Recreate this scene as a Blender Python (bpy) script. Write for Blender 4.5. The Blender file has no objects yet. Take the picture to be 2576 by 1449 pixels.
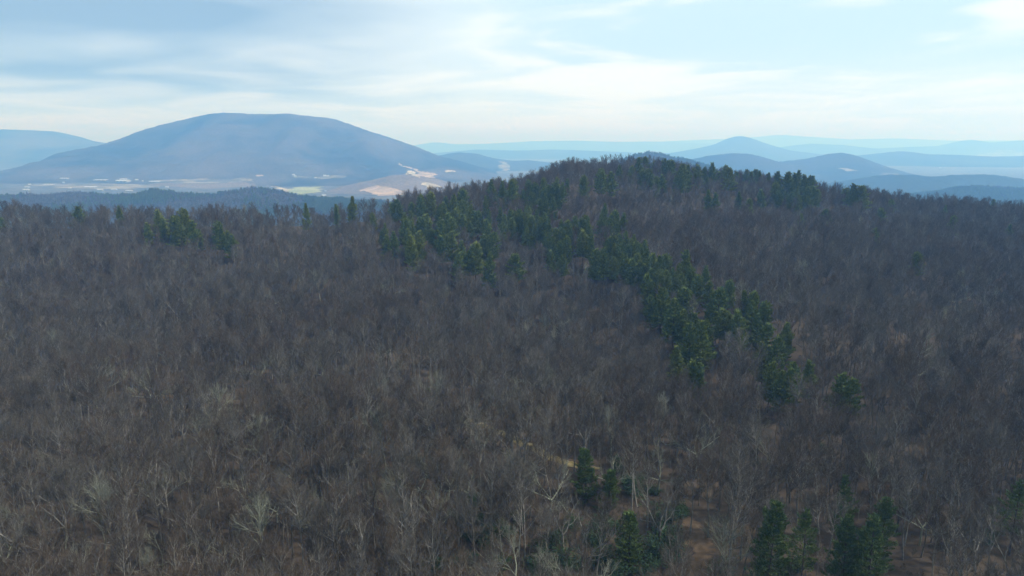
import bpy, math, random
import numpy as np
from mathutils import Vector, Matrix, Euler

random.seed(7)
rng = np.random.default_rng(7)
scene = bpy.context.scene
COL = scene.collection

# ------------------------------------------------------------------ camera
CAMZ = 300.0
FPX = 1773.0                      # focal length in units of a 2576 px wide picture
HORIZON = 362.0
PITCH = math.atan((724.5 - HORIZON) / FPX)
cam_data = bpy.data.cameras.new('camera')
cam_data.sensor_width = 36.0
cam_data.lens = 36.0 * FPX / 2576.0
cam_data.clip_start = 1.0
cam_data.clip_end = 200000.0
cam = bpy.data.objects.new('camera', cam_data)
cam.location = (0, 0, CAMZ)
cam.rotation_euler = (math.pi / 2 - PITCH, 0, 0)
COL.objects.link(cam)
scene.camera = cam

# ------------------------------------------------------------------ view / engine
scene.view_settings.view_transform = 'Standard'
scene.view_settings.look = 'None'
scene.view_settings.exposure = 0.38
scene.view_settings.gamma = 1.0
scene.view_settings.use_curve_mapping = False
scene.render.engine = 'CYCLES'
cy = scene.cycles
cy.max_bounces = 5
cy.diffuse_bounces = 2
cy.glossy_bounces = 1
cy.transmission_bounces = 1
cy.transparent_max_bounces = 8
cy.volume_bounces = 2
cy.use_adaptive_sampling = True
cy.adaptive_threshold = 0.006
cy.use_denoising = True
cy.denoiser = 'OPENIMAGEDENOISE'

# ------------------------------------------------------------------ sky and sun
SUN_EL = math.radians(48)
SUN_AZ = math.radians(104)        # clockwise from +Y (view direction); the sun stands to the right
world = bpy.data.worlds.new('World')
scene.world = world
world.use_nodes = True
wt = world.node_tree
wt.nodes.clear()


class NT:
    """tiny helper to write node trees"""
    def __init__(self, tree):
        self.t = tree

    def n(self, typ, ins=None, **props):
        nd = self.t.nodes.new(typ)
        for k, v in props.items():
            setattr(nd, k, v)
        for k, v in (ins or {}).items():
            s = nd.inputs[k]
            if isinstance(v, bpy.types.NodeSocket):
                self.t.links.new(v, s)
            else:
                s.default_value = v
        return nd

    def math(self, op, a, b=0.0, c=0.0, clamp=False):
        nd = self.n('ShaderNodeMath', {0: a, 1: b, 2: c}, operation=op, use_clamp=clamp)
        return nd.outputs[0]

    def ramp(self, fac, a, b, lo=0.0, hi=1.0, interp='SMOOTHSTEP'):
        nd = self.n('ShaderNodeMapRange', {0: fac, 1: a, 2: b, 3: lo, 4: hi}, interpolation_type=interp)
        return nd.outputs[0]

    def mix(self, fac, a, b, blend='MIX'):
        nd = self.n('ShaderNodeMix', data_type='RGBA', blend_type=blend)
        for i, v in ((0, fac), (6, a), (7, b)):
            s = nd.inputs[i]
            if isinstance(v, bpy.types.NodeSocket):
                self.t.links.new(v, s)
            else:
                s.default_value = v if i == 0 else tuple(v) + ((1.0,) if len(v) == 3 else ())
        return nd.outputs[2]

    def noise(self, vec, scale, detail=4.0, rough=0.5, dist=0.0):
        nd = self.n('ShaderNodeTexNoise', {'Vector': vec, 'Scale': scale, 'Detail': detail,
                                          'Roughness': rough, 'Distortion': dist})
        return nd.outputs[0]


w = NT(wt)
tc = w.n('ShaderNodeTexCoord').outputs['Generated']
sep = w.n('ShaderNodeSeparateXYZ', {0: tc})
X, Y, Z = sep.outputs
az = w.math('ARCTAN2', X, Y)                          # azimuth, 0 = along the view, + = right
el = w.math('ARCSINE', Z)
zz = w.math('MAXIMUM', w.math('ADD', Z, 0.055), 0.02)
pv = w.n('ShaderNodeCombineXYZ', {0: w.math('DIVIDE', X, zz), 1: w.math('DIVIDE', Y, zz), 2: 0.0}).outputs[0]
n_big = w.noise(pv, 0.23, 4.0, 0.5, 0.6)
pv2 = w.n('ShaderNodeVectorMath', {0: pv, 1: (13.7, 5.1, 3.0)}, operation='ADD').outputs[0]
n_med = w.noise(pv2, 0.55, 3.0, 0.45, 0.9)
pv3 = w.n('ShaderNodeVectorMath', {0: pv, 1: (3.7, 25.1, 9.0)}, operation='ADD').outputs[0]
n_fine = w.noise(pv3, 1.5, 4.0, 0.5, 0.4)
warp = w.math('MULTIPLY', w.math('SUBTRACT', n_med, 0.5), 0.30)
# heavy grey-blue cloud deck that covers the left of the sky, thinning to the right
deck = w.ramp(w.math('ADD', az, w.math('MULTIPLY', warp, 0.9)), -0.02, -0.40)
deck_el = w.ramp(w.math('ADD', el, w.math('MULTIPLY', w.math('SUBTRACT', n_big, 0.5), 0.12)), 0.0, 0.085)
streak = w.ramp(n_big, 0.34, 0.66, 1.0, 0.45)
dark = w.math('MULTIPLY', w.math('MULTIPLY', deck, deck_el), w.math('MULTIPLY', streak, w.ramp(n_med, .66, .34, .72, 1.15)), clamp=True)
# thin blue openings between white veils on the right
gap = w.ramp(w.math('ADD', w.math('MULTIPLY', n_med, 0.65), w.math('MULTIPLY', n_fine, 0.35)), 0.57, 0.45)
gap_side = w.ramp(az, -0.18, 0.10)
gap_el = w.ramp(el, 0.035, 0.13)
gap = w.math('MULTIPLY', w.math('MULTIPLY', gap, gap_side), gap_el)
bright = w.ramp(n_med, 0.32, 0.72)
nish = w.n('ShaderNodeTexSky', sky_type='NISHITA', sun_disc=False, sun_elevation=SUN_EL, sun_rotation=SUN_AZ,
           altitude=600.0, air_density=1.0, dust_density=1.5, ozone_density=1.5).outputs[0]
veil = w.mix(bright, (6.9, 8.1, 8.8), (8.4, 8.9, 9.0))
veil = w.mix(w.math('MULTIPLY', gap, 0.75), veil, (4.9, 7.0, 8.7))
veil = w.mix(w.math('MULTIPLY', dark, 0.95), veil, (2.3, 3.7, 5.3))
sky = w.mix(0.93, nish, veil)                          # clear sky only just shows through the veil
bg = w.n('ShaderNodeBackground', {0: sky, 1: 0.10})
wo = w.n('ShaderNodeOutputWorld', {0: bg.outputs[0]})

sun_data = bpy.data.lights.new('sun', 'SUN')
sun_data.energy = 3.7
sun_data.angle = math.radians(4)
sun_data.color = (1.0, 0.97, 0.93)
sun = bpy.data.objects.new('sun', sun_data)
sdir = Vector((math.sin(SUN_AZ) * math.cos(SUN_EL), math.cos(SUN_AZ) * math.cos(SUN_EL), math.sin(SUN_EL)))
sun.rotation_euler = sdir.to_track_quat('Z', 'Y').to_euler()
sun.location = (0, 0, 900)
COL.objects.link(sun)

HAZE_DENSITY = 1.9e-4
HAZE_COLOR = (0.225, 0.52, 1.0)

# ------------------------------------------------------------------ numeric helpers
def _hash(ix, iy, seed):
    h = (ix * 374761393 + iy * 668265263 + seed * 974634777) & 0xFFFFFFFF
    h = ((h ^ (h >> 13)) * 1274126177) & 0xFFFFFFFF
    return ((h ^ (h >> 16)) & 0xFFFF) / 65535.0


def vnoise(x, y, seed=0):
    x = np.asarray(x, float); y = np.asarray(y, float)
    ix = np.floor(x).astype(np.int64); iy = np.floor(y).astype(np.int64)
    fx = x - ix; fy = y - iy
    fx = fx * fx * (3 - 2 * fx); fy = fy * fy * (3 - 2 * fy)
    a = _hash(ix, iy, seed); b = _hash(ix + 1, iy, seed)
    c = _hash(ix, iy + 1, seed); d = _hash(ix + 1, iy + 1, seed)
    return (a * (1 - fx) + b * fx) * (1 - fy) + (c * (1 - fx) + d * fx) * fy - 0.5


def fbm(x, y, size, oct=4, seed=0, gain=0.5):
    s = 0.0; amp = 1.0
    for i in range(oct):
        s = s + amp * vnoise(np.asarray(x) / size, np.asarray(y) / size, seed + i * 17)
        size *= 0.5; amp *= gain
    return s


def sstep(t):
    t = np.clip(t, 0, 1)
    return t * t * (3 - 2 * t)


cp, sp = math.cos(PITCH), math.sin(PITCH)


def ray(u, v):
    """direction through a point of the photograph (2576 px wide), scaled so that y = 1"""
    a, b = u - 1288.0, 724.5 - v
    d = np.array([a, FPX * cp + b * sp, -FPX * sp + b * cp])
    return d / d[1]


def project(p):
    x, y, z = p[..., 0], p[..., 1], p[..., 2] - CAMZ
    f = y * cp - z * sp
    f = np.where(np.abs(f) < 1e-3, 1e-3, f)
    return 1288 + FPX * x / f, 724.5 - FPX * (y * sp + z * cp) / f


# ------------------------------------------------------------------ terrain heights
# crest of the wooded ridge: u, v of the tree tops on it, its distance
CREST = [(-500, 512, 600), (0, 516, 600), (250, 518, 600), (480, 520, 600), (800, 515, 600), (940, 503, 610),
         (1060, 480, 640), (1170, 462, 665), (1290, 446, 695), (1363, 424, 715), (1450, 405, 735), (1550, 400, 750), (1650, 405, 750),
         (1760, 417, 740), (1900, 433, 720), (2010, 445, 700), (2055, 452, 695), (2120, 460, 685), (2195, 475, 675), (2307, 489, 665),
         (2432, 502, 650), (2576, 515, 640), (3000, 545, 620)]
TREE_TOP = 18.0
cx, cyy, cz = [], [], []
for u, v, D in CREST:
    r = ray(u, v) * D
    cx.append(r[0]); cyy.append(D); cz.append(CAMZ + r[2] - TREE_TOP)
cx, cyy, cz = map(np.array, (cx, cyy, cz))


def h_ground(x, y):
    x = np.asarray(x, float); y = np.asarray(y, float)
    yc = np.interp(x, cx, cyy); zc = np.interp(x, cx, cz)
    y0 = 300.0 + np.interp(x, [-400, 0, 250, 420], [60, 0, -60, -110])
    zb = 198.0 + np.interp(x, [-500, -150, 100, 500], [0, -4, 4, 8])
    t = (y - y0) / (yc - y0)
    front = zb + (zc - zb) * (0.35 * np.clip(t, 0, 1) + 0.65 * sstep(t))
    # a low spur that runs down from the hill towards the lower right, with a draw on its left
    sx = np.interp(y, [150, 330, 420, 560, 700], [190, 128, 90, 62, 60])
    front = front + 7.0 * np.exp(-((x - sx) / 55.0) ** 2) * sstep((y - 150) / 150) * sstep((720 - y) / 150)
    front = front - 6.0 * np.exp(-((x - sx + 110) / 50.0) ** 2) * sstep((y - 150) / 150) * sstep((600 - y) / 150)
    # behind the crest
    back = zc - 0.34 * np.maximum(y - yc, 0) - 0.0
    r = np.where(y <= yc, front, back)
    near = sstep((yc + 30 - y) / 120.0)
    r = r + fbm(x, y, 110, 3, 5) * 10.0 * (0.35 + 0.65 * near)
    # side and rear flanks of the ridge
    r = r - 0.16 * np.maximum(np.abs(x) - 620, 0) - 0.12 * np.maximum(-y - 150, 0)
    valley = 20.0 + fbm(x, y, 1500, 4, 31) * 26.0
    return np.maximum(r, valley) + np.log1p(np.exp(-np.abs(r - valley) / 6.0)) * 6.0


def h1(x, y):
    return float(h_ground(np.array([x]), np.array([y]))[0])


def hit(u, v, hfun=h_ground, extra=0.0, ymin=60.0, ymax=20000.0):
    """where the sight line through (u, v) meets the ground (raised by extra)"""
    d = ray(u, v)
    ys = np.geomspace(ymin, ymax, 3000)
    z = CAMZ + d[2] * ys
    g = hfun(d[0] * ys, ys) + extra
    k = np.argmax(z < g)
    if not (z < g).any():
        return None
    lo, hi = ys[max(k - 1, 0)], ys[k]
    for _ in range(12):
        m = 0.5 * (lo + hi)
        if CAMZ + d[2] * m < float(np.ravel(hfun(np.array([d[0] * m]), np.array([m])))[0]) + extra:
            hi = m
        else:
            lo = m
    return d[0] * hi, hi


# ------------------------------------------------------------------ mesh helpers
def new_mesh(name, verts, faces, mat=None, smooth=False):
    me = bpy.data.meshes.new(name)
    verts = np.asarray(verts, dtype=np.float32)
    faces = np.asarray(faces, dtype=np.int32)
    nf, k = faces.shape
    me.vertices.add(len(verts)); me.vertices.foreach_set('co', verts.ravel())
    me.loops.add(nf * k); me.loops.foreach_set('vertex_index', faces.ravel())
    me.polygons.add(nf)
    me.polygons.foreach_set('loop_start', np.arange(nf, dtype=np.int32) * k)
    if smooth:
        me.polygons.foreach_set('use_smooth', np.ones(nf, dtype=bool))
    me.update(calc_edges=True)
    if mat is not None:
        me.materials.append(mat)
    return me


def mesh_mixed(name, verts, faces, mat=None, smooth=False):
    me = bpy.data.meshes.new(name)
    me.from_pydata([tuple(v) for v in verts], [], faces)
    if smooth:
        me.polygons.foreach_set('use_smooth', np.ones(len(me.polygons), dtype=bool))
    if mat is not None:
        me.materials.append(mat)
    return me


def link(name, me, label=None, cat=None, group=None, kind=None, parent=None, loc=None, rot=None, scale=None):
    o = bpy.data.objects.new(name, me)
    COL.objects.link(o)
    if label: o['label'] = label
    if cat: o['category'] = cat
    if group: o['group'] = group
    if kind: o['kind'] = kind
    if parent: o.parent = parent
    if loc is not None: o.location = loc
    if rot is not None: o.rotation_euler = rot
    if scale is not None: o.scale = scale if hasattr(scale, '__len__') else (scale,) * 3
    return o


def grid_faces(nx, ny, wrap=False):
    i = np.arange(nx - (0 if wrap else 1)); j = np.arange(ny - 1)
    I, J = np.meshgrid(i, j, indexing='ij')
    I2 = (I + 1) % nx
    return np.stack([I * ny + J, I2 * ny + J, I2 * ny + J + 1, I * ny + J + 1], -1).reshape(-1, 4)


# ------------------------------------------------------------------ materials
def material(name, rough=0.9, spec=0.1):
    m = bpy.data.materials.new(name)
    m.use_nodes = True
    nt = m.node_tree
    b = nt.nodes['Principled BSDF']
    b.inputs['Roughness'].default_value = rough
    b.inputs['Specular IOR Level'].default_value = spec
    return m, NT(nt), b


def set_col(m_nt, b, col):
    m_nt.t.links.new(col, b.inputs['Base Color'])


def plain(name, col, rough=0.8, var=0.15, scale=3.0):
    m, t, b = material(name, rough)
    p = t.n('ShaderNodeTexCoord').outputs['Object']
    nz = t.noise(p, scale, 4.0)
    a = tuple(c * (1 - var) for c in col); c2 = tuple(min(1, c * (1 + var)) for c in col)
    set_col(t, b, t.mix(t.ramp(nz, .3, .7), a, c2))
    return m


def ground_material():
    m, t, b = material('leaf_litter')
    p = t.n('ShaderNodeNewGeometry').outputs['Position']
    a = t.noise(p, 0.02, 5.0, 0.55)
    c = t.noise(p, 0.35, 5.0, 0.6)
    f = t.noise(p, 3.5, 4.0, 0.7)
    col = t.mix(t.ramp(a, .36, .64), (0.042, 0.032, 0.023), (0.068, 0.050, 0.034))
    col = t.mix(t.ramp(c, .52, .72), col, (0.076, 0.058, 0.041))
    col = t.mix(t.ramp(c, .50, .30), col, (0.050, 0.042, 0.032))
    col = t.mix(t.ramp(f, .45, .75, 0, .6), col, (0.10, 0.075, 0.050))
    # valley floor beyond the ridge: winter woods with paler open ground
    sepz = t.n('ShaderNodeSeparateXYZ', {0: p})
    far = t.ramp(sepz.outputs[1], 1200, 1700)
    v1 = t.noise(p, 0.0011, 6.0, 0.62)
    v2 = t.noise(p, 0.012, 5.0, 0.65)
    vc = t.mix(t.ramp(v2, .35, .65), (0.040, 0.038, 0.034), (0.12, 0.104, 0.08))
    vc = t.mix(t.ramp(v2, .46, .30, 0, .8), vc, (0.022, 0.040, 0.028))
    vc = t.mix(t.ramp(v1, .52, .60, 0, .6), vc, (0.17, 0.15, 0.10))
    set_col(t, b, t.mix(far, col, vc))
    bp = t.n('ShaderNodeBump', {'Height': c, 'Strength': 0.6, 'Distance': 0.5})
    t.t.links.new(bp.outputs[0], b.inputs['Normal'])
    return m


def wood_material(name, base, light, dark_green, size=0.02, green=0.35, fields=0.0):
    """canopy of a far wood: bare crowns with evergreen patches"""
    m, t, b = material(name, 1.0, 0.0)
    p = t.n('ShaderNodeNewGeometry').outputs['Position']
    big = t.noise(p, 0.0012, 5.0, 0.6)
    med = t.noise(p, 0.006, 5.0, 0.6)
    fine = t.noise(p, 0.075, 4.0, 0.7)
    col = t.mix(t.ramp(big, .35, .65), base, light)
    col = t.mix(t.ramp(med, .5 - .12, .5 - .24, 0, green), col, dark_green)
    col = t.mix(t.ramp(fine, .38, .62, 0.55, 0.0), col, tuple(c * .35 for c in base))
    if fields:
        col = t.mix(t.ramp(med, .64, .70, 0, fields), col, (0.30, 0.26, 0.17))
    set_col(t, b, col)
    bp = t.n('ShaderNodeBump', {'Height': fine, 'Strength': 1.0, 'Distance': 9.0})
    t.t.links.new(bp.outputs[0], b.inputs['Normal'])
    return m


M_ground = ground_material()
M_mount = wood_material('mountain_woods', (0.016, 0.016, 0.016), (0.13, 0.098, 0.075), (0.020, 0.032, 0.025), green=.8)  # wide pale-to-dark range paints sunlit patches and cloud shadow into the canopy colour
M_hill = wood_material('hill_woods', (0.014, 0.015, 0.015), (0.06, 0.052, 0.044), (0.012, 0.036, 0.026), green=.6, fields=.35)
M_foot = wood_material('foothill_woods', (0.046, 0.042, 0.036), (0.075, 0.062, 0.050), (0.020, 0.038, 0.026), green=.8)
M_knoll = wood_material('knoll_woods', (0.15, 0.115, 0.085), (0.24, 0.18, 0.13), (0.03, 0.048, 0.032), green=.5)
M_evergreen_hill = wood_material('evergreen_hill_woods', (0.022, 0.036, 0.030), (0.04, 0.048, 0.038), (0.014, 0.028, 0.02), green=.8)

# ------------------------------------------------------------------ the ground sheet
th = np.concatenate([np.linspace(-math.radians(52), math.radians(52), 560),
                     np.linspace(math.radians(52), 2 * math.pi - math.radians(52), 90)[1:-1]])
rr = np.concatenate([np.linspace(4, 60, 6), np.arange(66, 900, 5.0), np.geomspace(910, 44000, 150)])
TH, RR = np.meshgrid(th, rr, indexing='ij')
GX, GY = RR * np.sin(TH), RR * np.cos(TH)
GZ = h_ground(GX, GY)
gv = np.stack([GX, GY, GZ], -1).reshape(-1, 3)
gf = grid_faces(len(th), len(rr), wrap=True)[:, ::-1]
cidx = len(gv)
gv = np.vstack([gv, [[0, 0, h1(0, 0)]]])
nr = len(rr)
fan = [[i * nr, ((i + 1) % len(th)) * nr, cidx, cidx] for i in range(len(th))]
me = new_mesh('ground', gv, gf, M_ground, smooth=True)
link('ground', me, 'leaf covered forest floor of the ridge running out into the wide valley', kind='structure')

# ------------------------------------------------------------------ mountains and hills
def ridge(name, pts, D, front, back, mat, label, base=12.0, dx=30.0, ny=90, rough=1.0, spur=0.12, canopy=7.0,
          bend=0.0, seed=1, power=1.0):
    """a real hill: crest line at distance D, flanks sloping to the valley in front and behind"""
    P = []
    for u, v in pts:
        r = ray(u, v) * D
        P.append((r[0], CAMZ + r[2]))
    P = np.array(P)
    xs = np.arange(P[0, 0], P[-1, 0] + dx, dx)
    # smooth interpolation of the crest
    cz_ = np.interp(xs, P[:, 0], P[:, 1])
    k = max(3, int((P[-1, 0] - P[0, 0]) / dx / len(P) * 0.5)) | 1
    ker = np.hanning(k + 2)[1:-1]; ker /= ker.sum()
    cz_ = np.convolve(np.pad(cz_, k // 2, mode='edge'), ker, 'valid')
    t = np.linspace(-1, 1, ny)
    XX, T = np.meshgrid(xs, t, indexing='ij')
    YY = D + np.where(T < 0, T * front, T * back)
    H = np.maximum(cz_ - base, 1.0)[:, None]
    prof = (0.5 + 0.5 * np.cos(np.pi * T)) ** power
    away = 1 - np.exp(-(np.abs(T) / 0.22) ** 2)
    sp_n = (np.abs(vnoise(XX / 520.0 + 0.25 * vnoise(XX / 900., YY / 900., seed + 3), YY / 2600.0, seed)) * 2)
    ZZ = base + H * prof * (1 - spur * away * sp_n * 1.6)
    ZZ = ZZ + (fbm(XX, YY, 420, 4, seed + 9) - .25) * 26 * away * rough * np.minimum(H / 200, 1) * prof
    ZZ = ZZ + fbm(XX, YY, 34, 2, seed + 5, .7) * canopy * np.clip(prof * 4, 0, 1)
    ZZ = np.where(np.abs(T) > 0.985, base - 40, ZZ)
    me = new_mesh(name, np.stack([XX, YY, ZZ], -1).reshape(-1, 3), grid_faces(len(xs), ny), mat, smooth=True)
    o = link(name, me, label, kind='structure')
    return xs, cz_


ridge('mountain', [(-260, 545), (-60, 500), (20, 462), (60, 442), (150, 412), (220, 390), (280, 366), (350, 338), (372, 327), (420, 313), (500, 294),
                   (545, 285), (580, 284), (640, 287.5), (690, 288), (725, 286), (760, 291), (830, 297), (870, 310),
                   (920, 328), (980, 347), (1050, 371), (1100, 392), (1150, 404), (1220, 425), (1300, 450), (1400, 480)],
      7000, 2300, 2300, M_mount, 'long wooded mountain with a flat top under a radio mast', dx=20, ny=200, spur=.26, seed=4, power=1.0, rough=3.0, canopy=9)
ridge('left_mountain', [(-500, 330), (-200, 322), (0, 326), (60, 327), (130, 330), (200, 350), (240, 358), (290, 363), (360, 385), (460, 420)],
      10500, 2300, 2500, M_mount, 'farther blue mountain at the left edge', dx=40, seed=14)
ridge('hill', [(1040, 410), (1100, 392), (1150, 383), (1200, 387), (1240, 398), (1290, 405), (1330, 403), (1370, 408), (1420, 414), (1500, 430), (1600, 440)],
      8600, 1500, 1500, M_hill, 'low blue hill beyond the right foot of the mountain', dx=24, seed=24, canopy=7)
ridge('hill', [(1480, 439), (1540, 415), (1570, 405), (1600, 393), (1640, 388), (1660, 391), (1690, 402), (1720, 405), (1760, 415), (1850, 447)],
      3600, 700, 700, M_hill, 'dark hill whose rounded top rises just behind the pines of the ridge', dx=9, ny=110, seed=34, canopy=6)
ridge('hill', [(1640, 435), (1740, 402), (1790, 391), (1840, 386), (1880, 387), (1920, 397), (1960, 409), (2000, 404), (2050, 398), (2090, 387),
               (2120, 384), (2150, 393), (2180, 406), (2230, 428), (2300, 455)],
      6500, 1200, 1200, M_hill, 'twin topped blue hill behind the right end of the ridge', dx=18, seed=44, canopy=7)
ridge('far_peak', [(1600, 392), (1700, 384), (1750, 375), (1800, 364), (1840, 346), (1862, 341), (1885, 347), (1920, 360), (1980, 378), (2060, 388), (2160, 396)],
      13000, 1800, 2000, M_hill, 'pointed hazy blue peak on the horizon', dx=40, seed=54, rough=.4, spur=.05)
ridge('far_ridge', [(1880, 384), (1940, 374), (1990, 367), (2040, 361), (2120, 365), (2200, 374), (2260, 371), (2310, 369), (2370, 367), (2440, 351), (2490, 359), (2576, 353), (2800, 350)],
      17500, 1800, 2000, M_hill, 'pale blue far ridge at the right edge', dx=60, ny=60, seed=64, rough=.4, spur=.05)
ridge('far_ridge', [(1500, 368), (1700, 354), (1790, 351), (1840, 349), (1900, 345), (1960, 339), (2050, 345), (2140, 351), (2250, 348), (2400, 354), (2700, 352)],
      27000, 2500, 3000, M_hill, 'palest and farthest ridge behind the pointed peak', dx=120, ny=40, seed=66, rough=.3, spur=.03)
ridge('far_ridge', [(980, 368), (1040, 366), (1097, 357), (1140, 363), (1220, 362), (1350, 355), (1450, 354), (1550, 357), (1650, 356), (1800, 362)],
      24000, 2500, 3000, M_hill, 'pale ridge on the horizon right of the mountain', dx=100, ny=40, seed=68, rough=.3, spur=.03)
ridge('far_ridge', [(1060, 388), (1200, 376), (1300, 379), (1400, 376), (1500, 380), (1600, 384), (1720, 386)],
      14500, 1500, 1500, M_hill, 'long low blue ridge between the mountain and the wooded hill', dx=60, ny=50, seed=74, rough=.4, spur=.05)
ridge('far_ridge', [(2080, 404), (2160, 392), (2240, 383), (2270, 380), (2330, 388), (2420, 390), (2500, 394), (2600, 392), (2800, 396)],
      10200, 1500, 1500, M_hill, 'blue wooded ridge right of the twin topped hill', dx=40, ny=60, seed=76, rough=.5)
ridge('hill', [(2050, 480), (2130, 462), (2180, 450), (2240, 440), (2300, 441), (2360, 446), (2420, 441), (2500, 440), (2576, 452), (2700, 462)],
      4300, 700, 900, M_evergreen_hill, 'deep blue wooded hill beyond the right shoulder of the ridge', dx=10, ny=100, seed=84, canopy=7)
ridge('hill', [(2150, 524), (2280, 509), (2380, 489), (2440, 476), (2520, 477), (2600, 485), (2800, 499)],
      3000, 500, 700, M_evergreen_hill, 'dark blue wooded rise low at the right edge', dx=8, ny=90, seed=94, canopy=7)
ridge('foothill', [(u_, v_ + 15) for u_, v_ in [(-200, 486), (0, 486), (60, 482), (120, 487), (150, 478), (200, 477), (260, 487), (350, 484), (380, 474), (450, 480), (500, 484), (560, 480), (620, 466),
                   (680, 472), (740, 484), (800, 494), (860, 494), (920, 498), (1000, 502), (1080, 505)]],
      2500, 600, 500, M_foot, 'dark wooded foothill between the ridge and the town', dx=8, ny=100, seed=104, canopy=9, base=16)
ridge('knoll', [(740, 500), (800, 486), (860, 470), (920, 457), (990, 441), (1040, 440), (1090, 450), (1150, 468), (1220, 482), (1300, 500)],
      4600, 900, 900, M_knoll, 'rounded brown knoll at the foot of the mountain', dx=10, ny=120, seed=114, canopy=6)
ridge('knoll', [(360, 462), (430, 455), (500, 447), (580, 450), (640, 452), (700, 463), (760, 480), (830, 490)],
      5200, 700, 700, M_knoll, 'low brown wooded rise above the valley fields', dx=14, ny=70, seed=124, canopy=5)

# ------------------------------------------------------------------ fields draped on the valley and hills
bpy.context.view_layer.update()
dg = bpy.context.evaluated_depsgraph_get()


def cast_px(u, v, far_only=True):
    d = Vector(ray(u, v)).normalized()
    o = Vector((0, 0, CAMZ))
    if far_only:
        o = o + d * (1250.0 / d.y)
    ok, loc, nrm, idx, ob, _ = scene.ray_cast(dg, o, d)
    return loc if ok else None


def field(pts, col, label, lift=2.5):
    """a field traced on the ground: sample the land under the outline and drape a sheet on it"""
    us = np.array([p[0] for p in pts], float); vs = np.array([p[1] for p in pts], float)
    W = [cast_px(u, v) for u, v in pts]
    W = [q for q in W if q is not None]
    if len(W) < 3: return None
    px = np.array([[q.x, q.y] for q in W])
    dmin = px[:, 1].min(); dmax = px[:, 1].max()
    if dmax - dmin > 0.35 * dmax:       # outline jumps to another hill: keep the nearer part together
        med = np.median(px[:, 1])
        px[:, 1] = np.clip(px[:, 1], med * .8, med * 1.2)
    st = max((px[:, 0].max() - px[:, 0].min()) / 60, 6.0); st2 = max((px[:, 1].max() - px[:, 1].min()) / 60, 6.0)
    gx = np.arange(px[:, 0].min(), px[:, 0].max() + st, st); gy = np.arange(px[:, 1].min(), px[:, 1].max() + st2, st2)
    n = len(px)

    def inside(x, y):
        c = False
        j = n - 1
        for i in range(n):
            if (px[i, 1] > y) != (px[j, 1] > y) and x < (px[j, 0] - px[i, 0]) * (y - px[i, 1]) / (px[j, 1] - px[i, 1] + 1e-9) + px[i, 0]:
                c = not c
            j = i
        return c
    idx = {}; V = []; F = []

    def vid(i, j):
        if (i, j) not in idx:
            x, y = gx[i], gy[j]
            ok, loc, *_ = scene.ray_cast(dg, Vector((x, y, 1500)), Vector((0, 0, -1)))
            z = loc.z if ok else 20
            idx[(i, j)] = len(V); V.append((x, y, z + lift))
        return idx[(i, j)]
    for i in range(len(gx) - 1):
        for j in range(len(gy) - 1):
            jx = float(fbm(gx[i], gy[j], 120, 3, 3)) * 90
            if inside(gx[i] + st / 2 + jx, gy[j] + st2 / 2):
                F.append([vid(i, j), vid(i + 1, j), vid(i + 1, j + 1), vid(i, j + 1)])
    if not F: return None
    me = new_mesh('field', V, F, col, smooth=True)
    return link('field', me, label, kind='structure')


def grass_mat(name, a, b_):
    m, t, b = material(name, 1.0, 0.0)
    p = t.n('ShaderNodeNewGeometry').outputs['Position']
    nz = t.noise(p, 0.012, 5.0, .6); nf = t.noise(p, 0.11, 3.0, .6)
    c = t.mix(t.ramp(nz, .35, .65), a, b_)
    nm = t.noise(p, 0.0045, 5.0, .62)
    c = t.mix(t.ramp(nm, .50, .58, 0, .8 if 'pale' in name else .25), c, (0.07, 0.062, 0.050))
    set_col(t, b, t.mix(t.ramp(nf, .6, .72, 0, .5), c, (0.09, 0.08, 0.06)))
    return m


G_straw = grass_mat('straw_grass', (0.34, 0.28, 0.18), (0.50, 0.42, 0.29))
G_tan = grass_mat('tan_pasture', (0.27, 0.20, 0.13), (0.44, 0.32, 0.22))
G_green = grass_mat('green_pasture', (0.22, 0.25, 0.12), (0.34, 0.34, 0.17))
G_pale = grass_mat('pale_pasture', (0.13, 0.12, 0.095), (0.26, 0.225, 0.165))


def r2(*p):     # helper for outlines read off an enlargement of the photograph
    return [(644 + x * .25, 257.6 + y * .25) for x, y in p]


field(r2((1440, 615), (1480, 620), (1590, 670), (1700, 700), (1830, 735), (1800, 765), (1690, 760), (1600, 690), (1520, 655)), G_tan,
      'long tan pasture sloping along the right foot of the mountain')
field(r2((1500, 680), (1560, 695), (1690, 755), (1640, 765), (1570, 730)), G_straw, 'bright straw strip below the long tan pasture')
field(r2((1680, 805), (1760, 820), (1860, 850), (1740, 870), (1660, 880)), G_straw, 'pale straw field just above the pines of the near ridge')
field(r2((1040, 885), (1200, 835), (1330, 870), (1450, 905), (1490, 935), (1200, 945), (1120, 900)), G_tan, 'tan rounded pasture just over the bare treetops')
field(r2((330, 880), (420, 855), (640, 850), (650, 905), (540, 920), (490, 940), (400, 905)), G_green, 'yellow green pasture in the valley left of the brown knoll')
field(r2((140, 830), (220, 860), (330, 880), (390, 910), (330, 905), (200, 870)), G_straw, 'narrow straw field beside the yellow green pasture')
field(r2((600, 760), (720, 740), (930, 745), (900, 765), (700, 775)), G_pale, 'pale pasture with white farm buildings at the mountain foot')
field(r2((0, 735), (130, 735), (120, 748), (0, 748)), G_tan, 'thin tan field strip under the mountain')
field(r2((350, 740), (430, 735), (560, 755), (400, 765)), G_pale, 'small pale pasture left of the farm')
field(r2((1900, 690), (2000, 690), (2010, 705), (1920, 708)), G_straw, 'small straw patch on the blue hill flank')
field(r2((2440, 598), (2540, 600), (2550, 700), (2490, 705)), G_pale, 'pale clearing running down the blue hill')
field([(2432, 390), (2490, 385), (2576, 383), (2576, 391), (2500, 394)], G_pale, 'pale open land far off at the right edge')
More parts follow.
